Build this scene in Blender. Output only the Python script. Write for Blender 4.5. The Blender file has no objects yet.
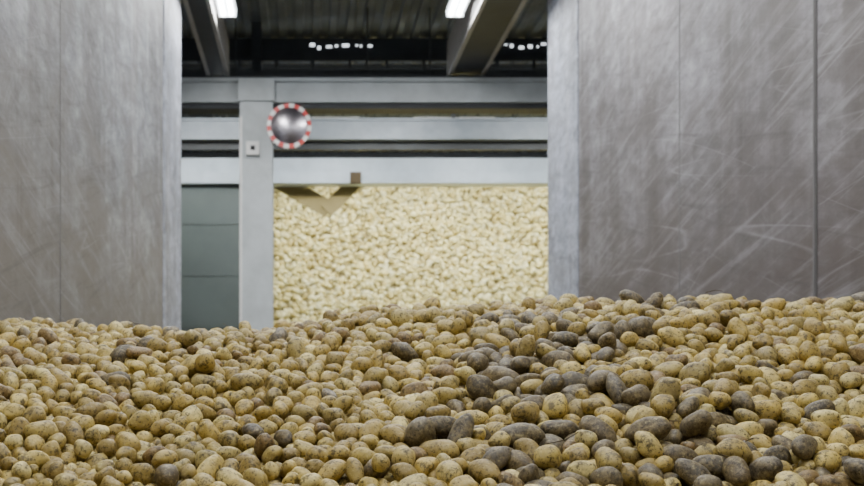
import bpy, math, numpy as np
from mathutils import Vector, Matrix
from mathutils.kdtree import KDTree
rng = np.random.default_rng(7)
C = bpy.context.scene.collection
CZ = 1.3            # camera height above floor

# ------------------------------------------------------------ materials
def srgb(r, g, b):
    f = lambda c: ((c/255)/12.92 if c/255 <= .04045 else ((c/255+.055)/1.055)**2.4)
    return (f(r), f(g), f(b), 1)

class NT:
    def __init__(s, name):
        s.m = bpy.data.materials.new(name); s.m.use_nodes = True
        s.t = s.m.node_tree; s.b = s.t.nodes['Principled BSDF']
    def n(s, typ, **kw):
        nd = s.t.nodes.new(typ)
        for k, v in kw.items(): setattr(nd, k, v)
        return nd
    def l(s, a, b): s.t.links.new(a, b)
    def coords(s, scale=(1,1,1), rot=(0,0,0), off=(0,0,0)):
        tc = s.n('ShaderNodeTexCoord'); m0 = s.n('ShaderNodeMapping'); mp = s.n('ShaderNodeMapping')
        m0.inputs['Rotation'].default_value = rot; m0.inputs['Location'].default_value = off
        mp.inputs['Scale'].default_value = scale
        s.l(tc.outputs['Object'], m0.inputs['Vector']); s.l(m0.outputs['Vector'], mp.inputs['Vector']); return mp.outputs['Vector']
    def noise(s, vec, scale, detail=4, rough=.55, dist=0):
        nd = s.n('ShaderNodeTexNoise'); nd.inputs['Scale'].default_value = scale
        nd.inputs['Detail'].default_value = detail; nd.inputs['Roughness'].default_value = rough
        nd.inputs['Distortion'].default_value = dist
        s.l(vec, nd.inputs['Vector']); return nd.outputs['Fac']
    def ramp(s, fac, stops):
        r = s.n('ShaderNodeValToRGB'); e = r.color_ramp.elements
        while len(e) < len(stops): e.new(.5)
        for el, (p, c) in zip(e, stops):
            el.position = p; el.color = c if len(c) == 4 else (*c, 1)
        s.l(fac, r.inputs['Fac']); return r.outputs['Color']
    def mix(s, fac, a, b, mode='MIX'):
        m = s.n('ShaderNodeMix', data_type='RGBA', blend_type=mode)
        for sock, v in ((m.inputs[0], fac), (m.inputs[6], a), (m.inputs[7], b)):
            if hasattr(v, 'links'): s.l(v, sock)
            else: sock.default_value = v
        return m.outputs[2]
    def bump(s, h, strength=.3, dist=.01):
        b = s.n('ShaderNodeBump'); b.inputs['Strength'].default_value = strength
        b.inputs['Distance'].default_value = dist
        s.l(h, b.inputs['Height']); s.l(b.outputs['Normal'], s.b.inputs['Normal'])

def g(v): return (v, v, v, 1)

def concrete(name, base, dark, warm, scratch=.35, rough=.6, low=None, off=0.0):
    M = NT(name)
    O = (0, off, off*.7)
    v = M.coords((1, .4, 1), off=O)
    big = M.noise(v, .9, 6, .62, .8)
    col = M.mix(M.ramp(big, [(.43, g(0)), (.57, g(1))]), base, dark)
    st = M.noise(M.coords((1, .8, .13), off=O), 2.2, 5, .6)             # vertical run marks
    col = M.mix(M.ramp(st, [(.45, g(0)), (.62, g(.75))]), col, warm)
    st2 = M.noise(M.coords((1, 1.0, .14), off=(0, off+5, 0)), 2.6, 4, .6)
    col = M.mix(M.ramp(st2, [(.55, g(0)), (.68, g(.45))]), col, srgb(190,191,196))
    st3 = M.noise(M.coords((1, 1.6, .12), off=(0, off+15, 0)), 2.4, 4, .6)
    col = M.mix(M.ramp(st3, [(.57, g(0)), (.66, g(.45))]), col, srgb(88,84,82))
    mot = M.noise(v, 8, 7, .72)
    col = M.mix(.85, col, M.ramp(mot, [(.3, g(.22)), (.7, g(.78))]), 'OVERLAY')
    pat = M.noise(M.coords((1,.45,1),off=(0,off+21,7)), 3.2, 7, .75, .8)
    col = M.mix(M.ramp(pat, [(.50, g(0)), (.57, g(.38))]), col, srgb(98,95,94))
    blot = M.noise(M.coords((1,.4,1),off=(0,off+9,3)), 2.2, 6, .65, .5)
    col = M.mix(M.ramp(blot, [(.48, g(0)), (.60, g(.5))]), col, warm)
    if low:   # browner and darker towards the wall foot, with a blotchy edge
        geo = M.n('ShaderNodeTexCoord'); sx = M.n('ShaderNodeSeparateXYZ')
        M.l(geo.outputs['Object'], sx.inputs[0])
        ad = M.n('ShaderNodeMath', operation='MULTIPLY_ADD')
        M.l(blot, ad.inputs[0]); ad.inputs[1].default_value = -2.6; M.l(sx.outputs['Z'], ad.inputs[2])
        mr = M.n('ShaderNodeMapRange'); M.l(ad.outputs[0], mr.inputs[0])
        mr.inputs[1].default_value = low[1]; mr.inputs[2].default_value = low[0]
        mr.inputs[3].default_value = 0; mr.inputs[4].default_value = .85
        col = M.mix(mr.outputs[0], col, low[2])
    for k, (ang, sc, th) in enumerate(((.18, .8, .56), (-.16, .7, .57), (.34, .7, .56), (-.30, .8, .57), (.26, .6, .55), (.10,.9,.57))):
        n = M.noise(M.coords((1, .07, 1.5), (ang, 0, 0), off=(0, off+k*3.7, k)), sc*3.4, 0, .4, 0)
        brk = M.noise(M.coords((1,.4,1),(ang,0,0), off=(0,k*2,off)), 1.8, 3, .6)
        ln = M.ramp(n, [(th-.006, g(0)), (th, g(scratch)), (th+.006, g(0))])
        ln = M.mix(M.ramp(brk, [(.48, g(0)), (.62, g(1))]), g(0), ln)
        col = M.mix(ln, col, srgb(190, 190, 194))
    n = M.noise(M.coords((1, .12, 2.2), (.22, 0, 0), off=O), 6, 6, .7, .5)
    col = M.mix(M.ramp(n, [(.52, g(0)), (.68, g(scratch))]), col, srgb(180, 180, 184))
    n = M.noise(M.coords((1, .14, 2.2), (-.2, 0, 0), off=O), 5, 6, .7, .5)
    col = M.mix(M.ramp(n, [(.52, g(0)), (.70, g(scratch*1.3))]), col, srgb(78, 74, 73))
    M.l(col, M.b.inputs['Base Color']); M.b.inputs['Roughness'].default_value = rough
    M.b.inputs['Specular IOR Level'].default_value = .3
    M.bump(mot, .25, .006)
    return M.m

def paint(name, col, dirt, rough=.5, metal=0, sc=3, amt=.5):
    M = NT(name); v = M.coords()
    n = M.noise(v, sc, 6, .65)
    M.l(M.mix(M.ramp(n, [(.4, g(0)), (.75, g(amt))]), col, dirt), M.b.inputs['Base Color'])
    M.b.inputs['Roughness'].default_value = rough; M.b.inputs['Metallic'].default_value = metal
    M.bump(n, .15, .004); return M.m

def plain(name, col, rough=.5, metal=0):
    M = NT(name); n = M.noise(M.coords(), 25, 3)
    M.l(M.mix(M.ramp(n, [(.4, g(0)), (.8, g(.25))]), col, tuple(c*.6 for c in col[:3])+(1,)), M.b.inputs['Base Color'])
    M.b.inputs['Roughness'].default_value = rough; M.b.inputs['Metallic'].default_value = metal
    return M.m

def emit(name, col, s):
    M = NT(name); M.b.inputs['Base Color'].default_value = col
    M.b.inputs['Emission Color'].default_value = col; M.b.inputs['Emission Strength'].default_value = s
    return M.m

mWL = concrete('concrete_left', srgb(170,173,178), srgb(140,144,149), srgb(120,119,118), .28, .65, (.6, 2.2, srgb(122,116,109)), 2.3)
mWR = concrete('concrete_right', srgb(172,171,178), srgb(138,137,141), srgb(108,104,103), .32, .6, (.4, 3.4, srgb(96,88,84)), 7.9)
mEnd = concrete('concrete_end', srgb(178,184,197), srgb(160,166,180), srgb(144,147,154), .12, .6)
mFloor = concrete('concrete_floor', srgb(120,115,108), srgb(95,90,84), srgb(85,78,70), .1, .8)
mJoint = plain('joint_filler', srgb(96,94,94), .8)
mJointF = plain('joint_filler_faint', srgb(120,119,119), .8)
mSteel = paint('galvanised_steel', srgb(196,203,205), srgb(146,153,153), .5, .1)
mSteelR = paint('rail_steel', srgb(196,208,218), srgb(156,168,178), .5, .0)
mSteelB = paint('duct_steel', srgb(136,145,155), srgb(92,100,108), .5, .1)
mDarkSteel = paint('dark_steel', srgb(58,62,66), srgb(36,37,39), .6, .1)
mBeam = paint('weathered_beam', srgb(130,124,118), srgb(88,80,74), .7)
mBeamL = paint('beam_flange', srgb(176,174,170), srgb(136,132,126), .6)
mRoof = paint('roof_sheet', srgb(112,120,130), srgb(72,78,86), .6, .1)
mPanel = paint('green_grey_panel', srgb(80,90,88), srgb(64,72,70), .6, 0, 1.5)
mHall = paint('hall_wall_paint', srgb(76,80,84), srgb(56,58,60), .8, 0, 1)
mWhite = plain('white_enamel', srgb(235,235,232), .35)
mRed = plain('red_reflective', srgb(205,60,55), .35)
mBlack = plain('black_rubber', srgb(25,25,26), .6)
mBrown = paint('rusty_brown', srgb(80,66,42), srgb(50,42,30), .8)
mShadowV = paint('olive_shadow', srgb(150,136,92), srgb(118,105,68), .9)  # shade tone of the V shadow over the far heap
mTube = emit('tube_glow', (.86,.93,1,1), 38)
mGap = emit('daylight_glow', (.88,.94,1,1), 2.2)
Mm = NT('mirror_acrylic'); Mm.b.inputs['Metallic'].default_value = 1; Mm.b.inputs['Roughness'].default_value = .28
Mm.l(Mm.ramp(Mm.noise(Mm.coords(), 5, 3), [(.3, srgb(160,156,162)), (.8, srgb(205,198,202))]), Mm.b.inputs['Base Color'])
mMirror = Mm.m

# ------------------------------------------------------------ mesh helpers
class MB:
    """collects boxes / prisms in world metres into one mesh"""
    def __init__(s): s.v=[]; s.f=[]; s.mi=[]; s.mats=[]
    def mat(s, m):
        if m not in s.mats: s.mats.append(m)
        return s.mats.index(m)
    def box(s, x0,x1,y0,y1,z0,z1,m):
        b=len(s.v); s.v += [(x,y,z) for z in (z0,z1) for y in (y0,y1) for x in (x0,x1)]
        s.f += [tuple(b+i for i in q) for q in ((0,2,3,1),(4,5,7,6),(0,1,5,4),(2,6,7,3),(0,4,6,2),(1,3,7,5))]
        s.mi += [s.mat(m)]*6
    def prism(s, prof, ax, a0, a1, m):
        b=len(s.v); k=len(prof)
        for a in (a0,a1):
            for p in prof:
                s.v.append({'x':(a,p[0],p[1]),'y':(p[0],a,p[1]),'z':(p[0],p[1],a)}[ax])
        s.f.append(tuple(range(b,b+k))[::-1]); s.f.append(tuple(range(b+k,b+2*k)))
        for i in range(k): s.f.append((b+i,b+(i+1)%k,b+k+(i+1)%k,b+k+i))
        s.mi += [s.mat(m)]*(k+2)
    def rod(s, p, q, r, m, seg=12):
        p=Vector(p); q=Vector(q); d=(q-p).normalized(); u=d.orthogonal().normalized(); w=d.cross(u)
        b=len(s.v)
        for c in (p,q):
            for i in range(seg):
                a=2*math.pi*i/seg; s.v.append(tuple(c+u*r*math.cos(a)+w*r*math.sin(a)))
        s.f.append(tuple(range(b,b+seg))[::-1]); s.f.append(tuple(range(b+seg,b+2*seg)))
        for i in range(seg): s.f.append((b+i,b+(i+1)%seg,b+seg+(i+1)%seg,b+seg+i))
        s.mi += [s.mat(m)]*(seg+2)
    def bar(s, p, q, w, h, m):
        p=Vector(p); q=Vector(q); d=(q-p).normalized()
        u=d.cross(Vector((0,1,0))).normalized(); v=Vector((0,1,0))
        b=len(s.v)
        for c in (p,q):
            for a,bb in ((-1,-1),(1,-1),(1,1),(-1,1)): s.v.append(tuple(c+u*w/2*a+v*h/2*bb))
        s.f += [tuple(b+i for i in qd) for qd in ((3,2,1,0),(4,5,6,7),(0,1,5,4),(1,2,6,5),(2,3,7,6),(3,0,4,7))]
        s.mi += [s.mat(m)]*6
    def ob(s, name, parent=None, bevel=0):
        me=bpy.data.meshes.new(name); me.from_pydata(s.v,[],s.f)
        for m in s.mats: me.materials.append(m)
        me.polygons.foreach_set('material_index', s.mi); me.validate(); me.update()
        import bmesh
        bm=bmesh.new(); bm.from_mesh(me); bmesh.ops.recalc_face_normals(bm, faces=bm.faces); bm.to_mesh(me); bm.free()
        o=bpy.data.objects.new(name, me); C.objects.link(o)
        if parent: o.parent=parent
        if bevel:
            bv=o.modifiers.new('bevel','BEVEL'); bv.width=bevel; bv.segments=2; bv.limit_method='ANGLE'
        return o

XL, XR, YE = -1.354, 2.643, 13.0
HC = CZ+5.5          # ceiling height
HR = HC+.015

# ------------------------------------------------------------ room shell
m=MB(); m.box(-8,10,-3,28,-.2,0,mFloor); m.ob('floor')
m=MB()
m.box(XL-.3,XL,-2,11.45,0,HC,mWL)
m.box(XL-.3,XL+.012,11.45,YE,0,HC,mEnd)
for y in (2.6,6.63): m.box(XL-.01,XL+.003,y,y+.012,0,HC,mJointF)
m.ob('wall_left')
m=MB()
m.box(XR,XR+.3,-2,11.6,0,HC,mWR)
m.box(XR-.012,XR+.3,11.6,YE,0,HC,mEnd)
for y in (2.2,8.46): m.box(XR-.003,XR+.01,y,y+.014,0,HC,mJointF)
m.box(XR-.006,XR+.01,6.19,6.21,0,HC,mJoint)
m.box(XR-.010,XR+.01,6.21,6.222,0,HC,mJointF)
m.ob('wall_right')
m=MB(); m.box(-8.2,-8,-3,28,0,HC+.3,mHall); m.ob('wall_hall_left')
m=MB(); m.box(10,10.2,-3,28,0,HC+.3,mHall); m.ob('wall_hall_right')
m=MB(); m.box(-8.2,10.2,28,28.2,0,HC+.3,mHall); m.ob('wall_back')
prof=[]; x=-8.2
while x<10.2:
    prof += [(x,HC+.02),(x+.1,HC+.02),(x+.13,HC+.06),(x+.23,HC+.06)]; x+=.26
prof += [(10.2,HC+.06),(10.2,HC+.12),(-8.2,HC+.12)]
m=MB(); m.prism(prof,'y',-3,28,mRoof); m.ob('ceiling')

# ------------------------------------------------------------ structure
def ibeam_x(m,x0,x1,yc,w,z0,z1,fm,wm,t=.04):
    m.box(x0,x1,yc-w/2,yc+w/2,z0,z0+t,fm); m.box(x0,x1,yc-w/2,yc+w/2,z1-t,z1,fm); m.box(x0,x1,yc-.03,yc+.03,z0+t,z1-t,wm)

zb=CZ+4.24
for (a,bb) in ((-1.33,-1.03),(1.93,2.42)):
    m=MB(); m.box(a,bb,-2,16.3,zb+.03,zb+.5,mBeam)
    m.box(a,a+.05,-2,16.3,zb,zb+.03,mBeamL); m.box(bb-.05,bb,-2,16.3,zb,zb+.03,mBeamL)
    m.box(a+.05,bb-.05,-2,16.3,zb+.015,zb+.03,mDarkSteel)
    for y in np.arange(.5,16,1.8): m.box(a+.08,a+.14,y,y+.06,zb+.5,HR,mDarkSteel)
    m.ob('roof_beam')
m=MB()
z1=CZ+(390-79)/1200*16; z0=CZ+(390-103)/1200*16
m.box(-7.9,9.9,16,16.35,z0,z1,mSteel)
m.box(-7.9,9.9,15.93,16.0,z1-.045,z1,mSteel)
m.box(-7.9,9.9,15.95,16.0,z0,z0+.03,mSteel)
m.box(-7.9,9.9,16.02,16.33,z0-.07,z0,mDarkSteel)
m.box(-7.9,9.9,16.0,16.3,z1,z1+.05,mDarkSteel)
m.ob('cross_beam')
m=MB()
a=(240-305)/1200*16; c=(273-305)/1200*16
m.box(a,c,15.9,15.95,0,z0,mSteel); m.box(a,c,16.25,16.3,0,z0,mSteel); m.box((a+c)/2-.02,(a+c)/2+.02,15.95,16.25,0,z0,mSteel)
m.box(a-.03,c+.03,15.86,16.34,0,.04,mSteel)
m.box(a+.0,a+.035,15.88,15.9,0,z0-.2,mWhite)
m.box(a-.02,c+.02,15.86,15.93,z0,z0+.3,mSteel)
col=m.ob('support_column', bevel=.004)
m=MB()
zz=CZ+(390-149)/1200*15.9; xx=(253-305)/1200*15.9
m.box(xx-.09,xx+.09,15.82,15.9,zz-.09,zz+.09,mWhite)
m.box(xx-.03,xx+.03,15.805,15.82,zz-.03,zz+.03,mBlack)
m.ob('wall_switch', bevel=.01)
# secondary box beam
m=MB(); z1b=CZ+(390-120)/1200*19; z0b=CZ+(390-141)/1200*19
m.box(-7.9,9.9,18.9,19.2,z0b+.02,z1b-.02,mSteelB)
m.box(-7.9,9.9,18.85,19.25,z1b-.04,z1b,mSteelB)
m.box(-7.9,9.9,18.85,19.25,z0b,z0b+.04,mSteelB)
m.box(-7.9,9.9,19.08,19.2,z0b-.12,z0b,mDarkSteel)
for x in (-3.5,2.35,6.5): m.box(x-.03,x+.03,18.95,19.1,z1b-.05,HR,mDarkSteel)
m.ob('box_beam')
m=MB(); z1c=CZ+(390-158)/1200*21; z0c=CZ+(390-184)/1200*21
m.box(-7.9,9.9,21,21.3,(z0c+z1c)/2-.02,z1c,mSteelR)
m.box(-7.9,9.9,20.9,21.3,z0c,(z0c+z1c)/2-.04,mSteelR)
m.box(-7.9,9.9,21.02,21.28,(z0c+z1c)/2-.04,(z0c+z1c)/2-.02,mDarkSteel)
m.ob('rail_beam')
P=lambda px,py,y:((px-305)/1200*y, y, CZ+(390-py)/1200*y)
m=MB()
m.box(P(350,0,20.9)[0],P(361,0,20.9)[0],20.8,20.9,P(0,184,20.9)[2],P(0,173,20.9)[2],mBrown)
m.bar(P(274,178,21.35),P(330,210,21.35),.30,.06,mShadowV)  # olive bars modelled in place of a V-shaped shadow on the heap
m.bar(P(360,178,21.32),P(326,211,21.32),.26,.06,mShadowV)  # other arm of the same shadow shape
m.ob('bracket_and_shadow_v')
m=MB(); xp=(262-305)/1200*21.1
m.box(-7.9,xp,21.05,21.2,0,z0c,mPanel)
m.box(xp-.15,xp,21.2,27.9,0,z0c,mPanel)
for z in np.arange(.6,z0c-.1,.9): m.box(-7.9,xp,21.035,21.05,z,z+.02,mPanel)
m.ob('partition_panel')
m=MB()
zt=CZ+(390-69)/1200*18
m.box(-7.9,9.9,17.9,18.3,zt-.12,zt-.04,mDarkSteel)
for x in np.arange(-7.6,9.9,.55): m.box(x,x+.04,17.9,17.94,zt-.04,zt+.1,mDarkSteel)
m.box(-7.9,9.9,17.9,17.93,zt+.1,zt+.13,mDarkSteel)
m.box(-.8,-.65,17.95,18.1,zt-.04,HR,mDarkSteel)
m.ob('catwalk')
for y in (18.9,20.4,22.5,25):
    m=MB(); ibeam_x(m,-7.9,9.9,y,.16,HC-.24,HR,mDarkSteel,mDarkSteel,.03); m.ob('roof_purlin')
m=MB()
zc=HC-.3
yy2=(zc-CZ)*1200/344
for (u0,u1) in ((310,372),(500,546)):
    x0=P(u0,0,yy2)[0]; x1=P(u1,0,yy2)[0]; x=x0
    while x<x1:
        w=rng.uniform(.02,.10); h=rng.uniform(.006,.025)
        dz=rng.uniform(-.03,.03)
        m.box(x,min(x+w,x1),yy2-.01,yy2,zc-h+dz,zc+h+dz,mGap); x+=w+rng.uniform(.03,.10)
m.box(-7.9,9.9,yy2,yy2+.08,zc-.2,zc+.1,mDarkSteel)
m.ob('vent_louvre')

# ------------------------------------------------------------ lamps
def area(name,loc,sx,sy,p,parent=None,col=(1,.985,.965),rot=(0,0,0)):
    L=bpy.data.lights.new(name,'AREA'); L.shape='RECTANGLE'; L.size=sx; L.size_y=sy; L.energy=p; L.color=col
    o=bpy.data.objects.new(name,L); o.location=loc; o.rotation_euler=rot; C.objects.link(o)
    if parent: o.parent=parent
def lamp(x,y0,y1,p,z=CZ+4.36):
    m=MB()
    m.prism([(x-.09,z+.1),(x-.11,z+.02),(x+.11,z+.02),(x+.09,z+.1)],'y',y0,y1,mWhite)
    for dx in (-.05,.05): m.rod((x+dx,y0+.03,z),(x+dx,y1-.03,z),.022,mTube)
    for yy in (y0,y1-.03): m.box(x-.1,x+.1,yy,yy+.03,z-.03,z+.04,mWhite)
    for yy in (y0+.3,y1-.3): m.rod((x,yy,z+.09),(x,yy,HR),.012,mDarkSteel,6)
    o=m.ob('fill_lamp')
    area('fill_light',(x,(y0+y1)/2,z-.05),.2,y1-y0,p,o)
def fill_lampx(x,yq,z,p,tilt):  # added fixtures kept out of view, brightening the heap and beams
    m=MB()
    m.prism([(yq-.09,z+.1),(yq-.11,z+.02),(yq+.11,z+.02),(yq+.09,z+.1)],'x',x,x+1.5,mWhite)
    for dy in (-.05,.05): m.rod((x+.03,yq+dy,z),(x+1.47,yq+dy,z),.018,mTube)
    for xx in (x+.3,x+1.2): m.rod((xx,yq,z+.09),(xx,yq,HR),.012,mDarkSteel,6)
    o=m.ob('fill_lamp'); area('fill_light',(x+.75,yq,z-.05),1.5,.2,p,o,(1,.98,.9),(math.radians(tilt),0,0))
for x in (-.9,1.74):
    for y in (.2,4.6,8.4): lamp(x,y,y+1.6,98 if y<3 else 80)
    lamp(x,12.2,13.95,78)
for x in (-4.5,5.8): lamp(x,12.5,14.1,90)  # unseen hall lamps, added to brighten the beams beyond the bay
for x in (-.5,2.0,4.5): fill_lampx(x,22.2,CZ+4.93,110,12)  # added light for the far heap, hidden behind the box beam
for x in (-2.2,.6,3.4): fill_lampx(x,17.3,CZ+4.22,60,50)  # added fill for the lower heap, tucked behind the cross beam
for x in (-2.6,-.2,2.2,4.6): fill_lampx(x,19.62,CZ+4.21,26,62)  # added fill for rail beam and heap, out of view behind the box beam

w=bpy.data.worlds.new('world'); bpy.context.scene.world=w; w.use_nodes=True
w.node_tree.nodes['Background'].inputs[0].default_value=(.88,.88,.88,1)
w.node_tree.nodes['Background'].inputs[1].default_value=.2

# ------------------------------------------------------------ traffic mirror
mc=P(289,126,15.6); R=.29
m=MB()
seg=96; nb=24
def ring(r0,r1,y0,y1,mats,m):
    for i in range(seg):
        t0=2*math.pi*i/seg; t1=2*math.pi*(i+1)/seg; mm=mats[(i*nb//seg)%2]
        q=[]
        for t in (t0,t1):
            for r,y in ((r0,y0),(r1,y0),(r1,y1),(r0,y1)):
                q.append((mc[0]+r*math.cos(t),y,mc[2]+r*math.sin(t)))
        b=len(m.v); m.v+=q
        m.f+=[tuple(b+j for j in a) for a in ((0,1,5,4),(1,2,6,5),(2,3,7,6),(3,0,4,7))]; m.mi+=[m.mat(mm)]*4
ring(R*.82,R,mc[1]-.02,mc[1]+.02,(mRed,mWhite),m)
nr=10; b=len(m.v); m.v.append((mc[0],mc[1]-.06,mc[2]))
for j in range(1,nr+1):
    r=R*.83*j/nr
    for i in range(48):
        t=2*math.pi*i/48; m.v.append((mc[0]+r*math.cos(t),mc[1]-.06+.055*(j/nr)**2,mc[2]+r*math.sin(t)))
mi=m.mat(mMirror)
for i in range(48): m.f.append((b,b+1+i,b+1+(i+1)%48)); m.mi.append(mi)
for j in range(nr-1):
    for i in range(48):
        p0=b+1+j*48; m.f.append((p0+i,p0+48+i,p0+48+(i+1)%48,p0+(i+1)%48)); m.mi.append(mi)
m.rod((mc[0],mc[1]+.015,mc[2]),(mc[0],mc[1]+.04,mc[2]),R*.95,mBlack,40)
m.rod((mc[0],mc[1]+.04,mc[2]),(mc[0]-.1,15.95,mc[2]-.02),.025,mDarkSteel)
m.rod((mc[0]-.1,15.92,mc[2]-.02),(c-.02,15.92,mc[2]-.02),.03,mDarkSteel)
mo=m.ob('convex_mirror')
for p in mo.data.polygons:
    if p.material_index==mi: p.use_smooth=True

# ------------------------------------------------------------ potatoes
def ico(sub):
    import bmesh
    bm=bmesh.new(); bmesh.ops.create_icosphere(bm,subdivisions=sub,radius=1)
    v=np.array([x.co[:] for x in bm.verts]); f=np.array([[q.index for q in p.verts] for p in bm.faces]); bm.free()
    return v,f

def variants(sub,n,seed,amp=.095):
    v,f=ico(sub); r=np.random.default_rng(seed); out=[]
    for i in range(n):
        d=np.zeros(len(v))
        for k in range(6):
            w=r.normal(size=3); w/=np.linalg.norm(w); w*=(1.6+.75*k); d+=amp/(1+.4*k)*np.sin(v@w+r.uniform(0,6.28))
        for k in range(5):   # shallow eyes
            c=r.normal(size=3); c/=np.linalg.norm(c); dd=((v-c)**2).sum(1); d-=.08*np.exp(-dd/.025)
        bend=r.uniform(-.18,.18)
        q=v*(1+d)[:,None]; q[:,2]+=bend*(q[:,0]**2-.4)
        q[:,1]*=1+r.uniform(-.2,.2)*q[:,0]
        out.append(q)
    return np.array(out),f

def potato_mesh(name,pos,R3,rad,colr,sub,mat,seed=3):
    NV=40
    V,f=variants(sub,NV,seed); N=len(pos); nv=V.shape[1]; nf=len(f)
    pick=np.random.default_rng(seed+1).integers(0,NV,N)
    P0=V[pick]*rad[:,None,:]
    W=np.einsum('nij,nkj->nik',P0,R3)+pos[:,None,:]
    me=bpy.data.meshes.new(name)
    me.vertices.add(N*nv); me.vertices.foreach_set('co',W.astype(np.float32).ravel())
    F=(f[None]+(np.arange(N)*nv)[:,None,None]).reshape(-1)
    me.loops.add(len(F)); me.loops.foreach_set('vertex_index',F.astype(np.int32))
    me.polygons.add(N*nf); me.polygons.foreach_set('loop_start',(np.arange(N*nf)*3).astype(np.int32))
    me.update(calc_edges=True)
    me.polygons.foreach_set('use_smooth',np.ones(N*nf,bool))
    at=me.attributes.new('skin','FLOAT_COLOR','POINT')
    cc=np.repeat(np.concatenate([colr,np.ones((N,1))],1),nv,0)
    at.data.foreach_set('color',cc.astype(np.float32).ravel())
    me.materials.append(mat)
    o=bpy.data.objects.new(name,me); C.objects.link(o); return o

def potato_mat(name,speck=1.0,sc=1):
    M=NT(name); v=M.coords()
    at=M.n('ShaderNodeAttribute'); at.attribute_name='skin'; col=at.outputs['Color']
    n1=M.noise(v,20*sc,4,.6); n2=M.noise(v,130*sc,3,.65); n3=M.noise(v,42*sc,6,.8); n4=M.noise(v,60*sc,5,.7,.3)
    col=M.mix(M.ramp(n1,[(.42,g(0)),(.66,g(.45*speck))]),col,srgb(106,88,44))
    col=M.mix(M.ramp(n4,[(.46,g(0)),(.60,g(.48*speck))]),col,srgb(160,142,98))     # dry dust
    col=M.mix(M.ramp(n3,[(.53,g(0)),(.59,g(.78*speck))]),col,srgb(60,50,31))       # soil patches
    col=M.mix(M.ramp(n2,[(.58,g(0)),(.63,g(.78*speck))]),col,srgb(48,38,22))       # specks / lenticels
    col=M.mix(M.ramp(n2,[(.32,g(.5*speck)),(.43,g(0))]),col,M.mix(.5,srgb(240,224,156),at.outputs['Color']))
    M.l(col,M.b.inputs['Base Color']); M.b.inputs['Roughness'].default_value=.52
    M.bump(n3,.5,.004); return M.m
mPot=potato_mat('potato_skin'); mPotFar=potato_mat('pale_potato_skin',.3,.5)  # far heap: paler skin with weaker specks
mCoreDark=NT('gap_shade_core'); mCoreDark.l(mCoreDark.ramp(mCoreDark.noise(mCoreDark.coords(),30,5),[(.3,srgb(22,17,11)),(.7,srgb(56,44,28))]),mCoreDark.b.inputs['Base Color'])  # dark core colour puts shade into the gaps between potatoes
mCoreDark.b.inputs['Roughness'].default_value=.9; mCoreDark=mCoreDark.m

def bumps(x,y):
    return .017*np.sin(2.3*x+1.1*y+.5)+.013*np.sin(4.1*x-2.7*y)+.012*np.sin(7.3*x+3.9*y+2)
def hsurf(x,y):
    """height of the pile (world z), foot near the camera rising to a crest"""
    base=np.interp(y,[.3,1.2,1.9,2.6,3.0,3.4,3.8,4.1,4.5,5.2,7.5,9.5],[-1.32,-.88,-.53,-.255,-.125,0,.115,.178,.200,.15,-.5,-1.32])
    cr=np.interp(x,[-1.4,-1.0,-.8,-.5,-.2,.1,.45,.75,1.4,2.7],[-.01,-.005,-.022,-.03,-.025,.0,.022,.03,.03,.032])
    cr=cr*np.clip((y-2.2)/2,0,1)
    edge=np.clip((base+1.3)*3,0,1)
    return CZ+base+(cr+bumps(x,y))*edge

nx,ny=60,110
xs=np.linspace(XL+.014,XR-.014,nx); ys=np.linspace(.45,9.4,ny)
X,Y=np.meshgrid(xs,ys); Z=np.maximum(hsurf(X,Y)-.012,.002)
vv=[tuple(p) for p in zip(X.ravel(),Y.ravel(),Z.ravel())]
ff=[(j*nx+i,j*nx+i+1,(j+1)*nx+i+1,(j+1)*nx+i) for j in range(ny-1) for i in range(nx-1)]
me=bpy.data.meshes.new('pile_shade_core'); me.from_pydata(vv,[],ff); me.materials.append(mCoreDark)
core=bpy.data.objects.new('pile_shade_core',me); C.objects.link(core)

s=.0475; L=[]
for layer in range(3):
    gx=np.arange(XL+.03,XR-.02,s*1.03); gy=np.arange(1.5,5.1,s*.92)
    A,B=np.meshgrid(gx,gy); A=A+((np.arange(len(gy))%2)*s/2)[:,None]
    A=A+rng.uniform(-.4,.4,A.shape)*s; B=B+rng.uniform(-.4,.4,B.shape)*s
    keep=rng.random(A.shape)<(.9,.85,.5)[layer]
    a,b=A[keep],B[keep]
    L.append(np.stack([a,b,hsurf(a,b)+.018+layer*.042],1))
pos=np.concatenate(L); N=len(pos)
clus=np.array([(.66,4.0,.07),(.62,3.5,.12),(.88,3.55,.11),(.69,3.15,.12),(.50,3.25,.09),(.36,2.9,.07),(.52,2.72,.09),(.97,2.95,.09),
 (.86,2.7,.10),(1.06,3.75,.06),(1.20,3.95,.05),(.84,3.05,.08),(.80,3.8,.08),(-.27,2.7,.04),(1.2,2.65,.06),(.62,2.9,.08)])
dk=np.zeros(N)
for (cx,cy,sg) in clus: dk=np.maximum(dk,.58*np.exp(-((pos[:,0]-cx)**2+(pos[:,1]-cy)**2)/(2*(sg*.85)**2)))
dark=rng.random(N)<np.maximum(dk,.009+.022*(pos[:,0]>.3)*(pos[:,0]<1.5))
rightness=np.clip((pos[:,0]-.1)/.6,0,1)
bmin=rng.normal(.0208,.0044,N).clip(.0125,.034)+.0020*rightness
asp=1.06+np.abs(rng.normal(0,.28,N))+rightness*rng.random(N)*.15
bmin[dark]=rng.uniform(.021,.034,dark.sum()); asp[dark]=rng.uniform(1.15,1.8,dark.sum())
asp=asp.clip(1.05,1.9)
rad=np.stack([bmin*asp,bmin,bmin*rng.uniform(.84,1,N)],1)
e1=rng.normal(size=(N,3)); e1[:,2]*=.4; e1[:,2]+=.25*e1[:,1]; e1/=np.linalg.norm(e1,axis=1)[:,None]
t=rng.normal(size=(N,3)); e2=np.cross(e1,t); e2/=np.linalg.norm(e2,axis=1)[:,None]; e3=np.cross(e1,e2)
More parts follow.
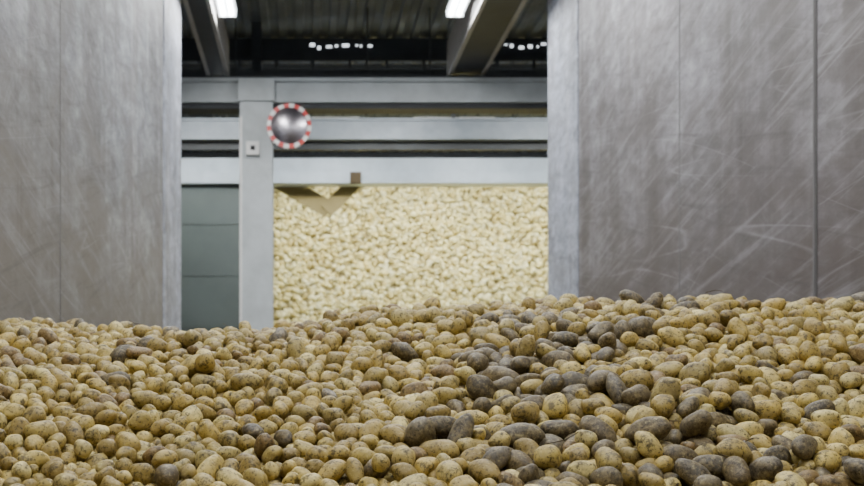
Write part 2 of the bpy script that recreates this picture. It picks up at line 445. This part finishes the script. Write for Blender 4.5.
R3=np.stack([e1,e2,e3],2)
extx=np.sqrt(((R3[:,0,:]*rad)**2).sum(1))*1.25+.004
def rdir(i,d):
    c=np.einsum('nij,ni->nj',R3[i],d)/rad[i]; return 1/np.sqrt((c**2).sum(1)+1e-12)
for it in range(70):
    if it%7==0:
        kd=KDTree(N)
        for i,p in enumerate(pos.tolist()): kd.insert(p,i)
        kd.balance(); I=[];J=[]
        for i,p in enumerate(pos.tolist()):
            for (_,j,_d) in kd.find_range(p,.082):
                if j>i: I.append(i);J.append(j)
        I=np.array(I);J=np.array(J)
    pos[:,2]-=.0022
    d=pos[J]-pos[I]; ln=np.linalg.norm(d,axis=1)+1e-9; u=d/ln[:,None]
    pen=(rdir(I,u)+rdir(J,u))*.98-ln
    k=pen>0; mv=u[k]*(pen[k]*.36)[:,None]
    for ax in range(3):
        pos[:,ax]+=np.bincount(J[k],mv[:,ax],N)-np.bincount(I[k],mv[:,ax],N)
    pos[:,2]=np.maximum(pos[:,2],hsurf(pos[:,0],pos[:,1])+.010)
    pos[:,0]=np.clip(pos[:,0],XL+extx,XR-extx-.014)
print('potatoes',N,'pairs',len(I))
def lin(c): 
    c=np.array(c)/255.; return ((c+.055)/1.055)**2.4
pal=lin([(212,190,112),(198,175,94),(182,158,82),(206,182,96),(164,140,70),(228,210,136),(188,162,80),(176,158,92)])
colr=pal[rng.integers(0,len(pal),N)]*rng.uniform(.68,1.15,N)[:,None]
dpal=lin([(96,88,70),(84,77,64),(108,97,76),(96,91,82),(88,75,52)])
colr[dark]=dpal[rng.integers(0,len(dpal),dark.sum())]*rng.uniform(.7,1.15,dark.sum())[:,None]
br=(rng.random(N)<.06)&~dark; colr[br]=lin([(124,98,54)])
hi=(pos[:,1]<3.7)&(pos[:,2]>hsurf(pos[:,0],pos[:,1])+.028)
root=potato_mesh('potato_pile',pos[hi],R3[hi],rad[hi],colr[hi],3,mPot,3)
lo=potato_mesh('potatoes_deep',pos[~hi],R3[~hi],rad[~hi],colr[~hi],2,mPot,5)
lo.parent=root; core.parent=root

m=MB()
top=np.where((pos[:,1]>2.3)&(pos[:,1]<4.5)&(pos[:,2]>hsurf(pos[:,0],pos[:,1])+.05))[0]
for i in rng.choice(top,90,replace=False):
    p=Vector(pos[i])+Vector((0,0,rad[i,1]*.95)); a=rng.uniform(0,6.28); ln=rng.uniform(.015,.045)
    if abs(p.x-XL)<.1 or abs(p.x-XR)<.1: continue
    d=Vector((math.cos(a),math.sin(a),rng.uniform(-.1,.35))); q=p+d*ln; r=q+(d+Vector((0,0,rng.uniform(-.6,.4))))*ln*.7
    m.rod(p,q,.0012,mBrown,5); m.rod(q,r,.001,mBrown,5)
st=m.ob('straw_bits'); st.parent=root

# ------------------------------------------------------------ far heap
def hfar(x,y): return CZ+np.interp(y,[17.6,21.3,24.6,25.6,27.9],[-1.32,.85,4.35,4.5,4.5])+.05*np.sin(1.7*x+y)+.04*np.sin(3.1*x-1.3*y)
x0f=xp+.03
xs=np.linspace(x0f,9.9,40); ys=np.linspace(17.65,27.9,60); X,Y=np.meshgrid(xs,ys); Z=np.maximum(hfar(X,Y)-.02,.003)
ff=[(j*40+i,j*40+i+1,(j+1)*40+i+1,(j+1)*40+i) for j in range(59) for i in range(39)]
me=bpy.data.meshes.new('heap_core'); me.from_pydata([tuple(p) for p in zip(X.ravel(),Y.ravel(),Z.ravel())],[],ff)
mHc=plain('heap_core_mat',srgb(140,128,88),.9); me.materials.append(mHc)
hc=bpy.data.objects.new('heap_core',me); C.objects.link(hc)
gx=np.arange(x0f+.13,6.3,.076); gy=np.arange(20.2,25.2,.054)
A,B=np.meshgrid(gx,gy); A=A+rng.uniform(-.034,.034,A.shape); B=B+rng.uniform(-.026,.026,B.shape)
a,b=A.ravel(),B.ravel(); n=len(a)
fp=np.stack([a,b,hfar(a,b)+rng.uniform(-.01,.08,n)],1)
bm_=rng.uniform(.032,.054,n); fr=np.stack([bm_*rng.uniform(1.1,1.5,n),bm_,bm_*.9],1)
e1=rng.normal(size=(n,3)); e1/=np.linalg.norm(e1,axis=1)[:,None]; e2=np.cross(e1,rng.normal(size=(n,3))); e2/=np.linalg.norm(e2,axis=1)[:,None]
RF=np.stack([e1,e2,np.cross(e1,e2)],2)
fpal=lin([(238,228,164),(228,216,146),(244,238,186),(210,194,124)])
fc=fpal[rng.integers(0,4,n)]*rng.uniform(.7,1.1,n)[:,None]
far=potato_mesh('stored_potato_heap',fp,RF,fr,fc,2,mPotFar,9); hc.parent=far
print('far',n)

# ------------------------------------------------------------ camera
cam=bpy.data.cameras.new('camera'); co=bpy.data.objects.new('camera',cam); C.objects.link(co)
co.location=(0,0,CZ); co.rotation_euler=(math.radians(90),0,0)
cam.lens=50; cam.sensor_width=36; cam.shift_x=127/864; cam.shift_y=147/864
cam.clip_end=100; cam.clip_start=.05
cam.dof.use_dof=True; cam.dof.focus_distance=3.0; cam.dof.aperture_fstop=5.6
bpy.context.scene.camera=co
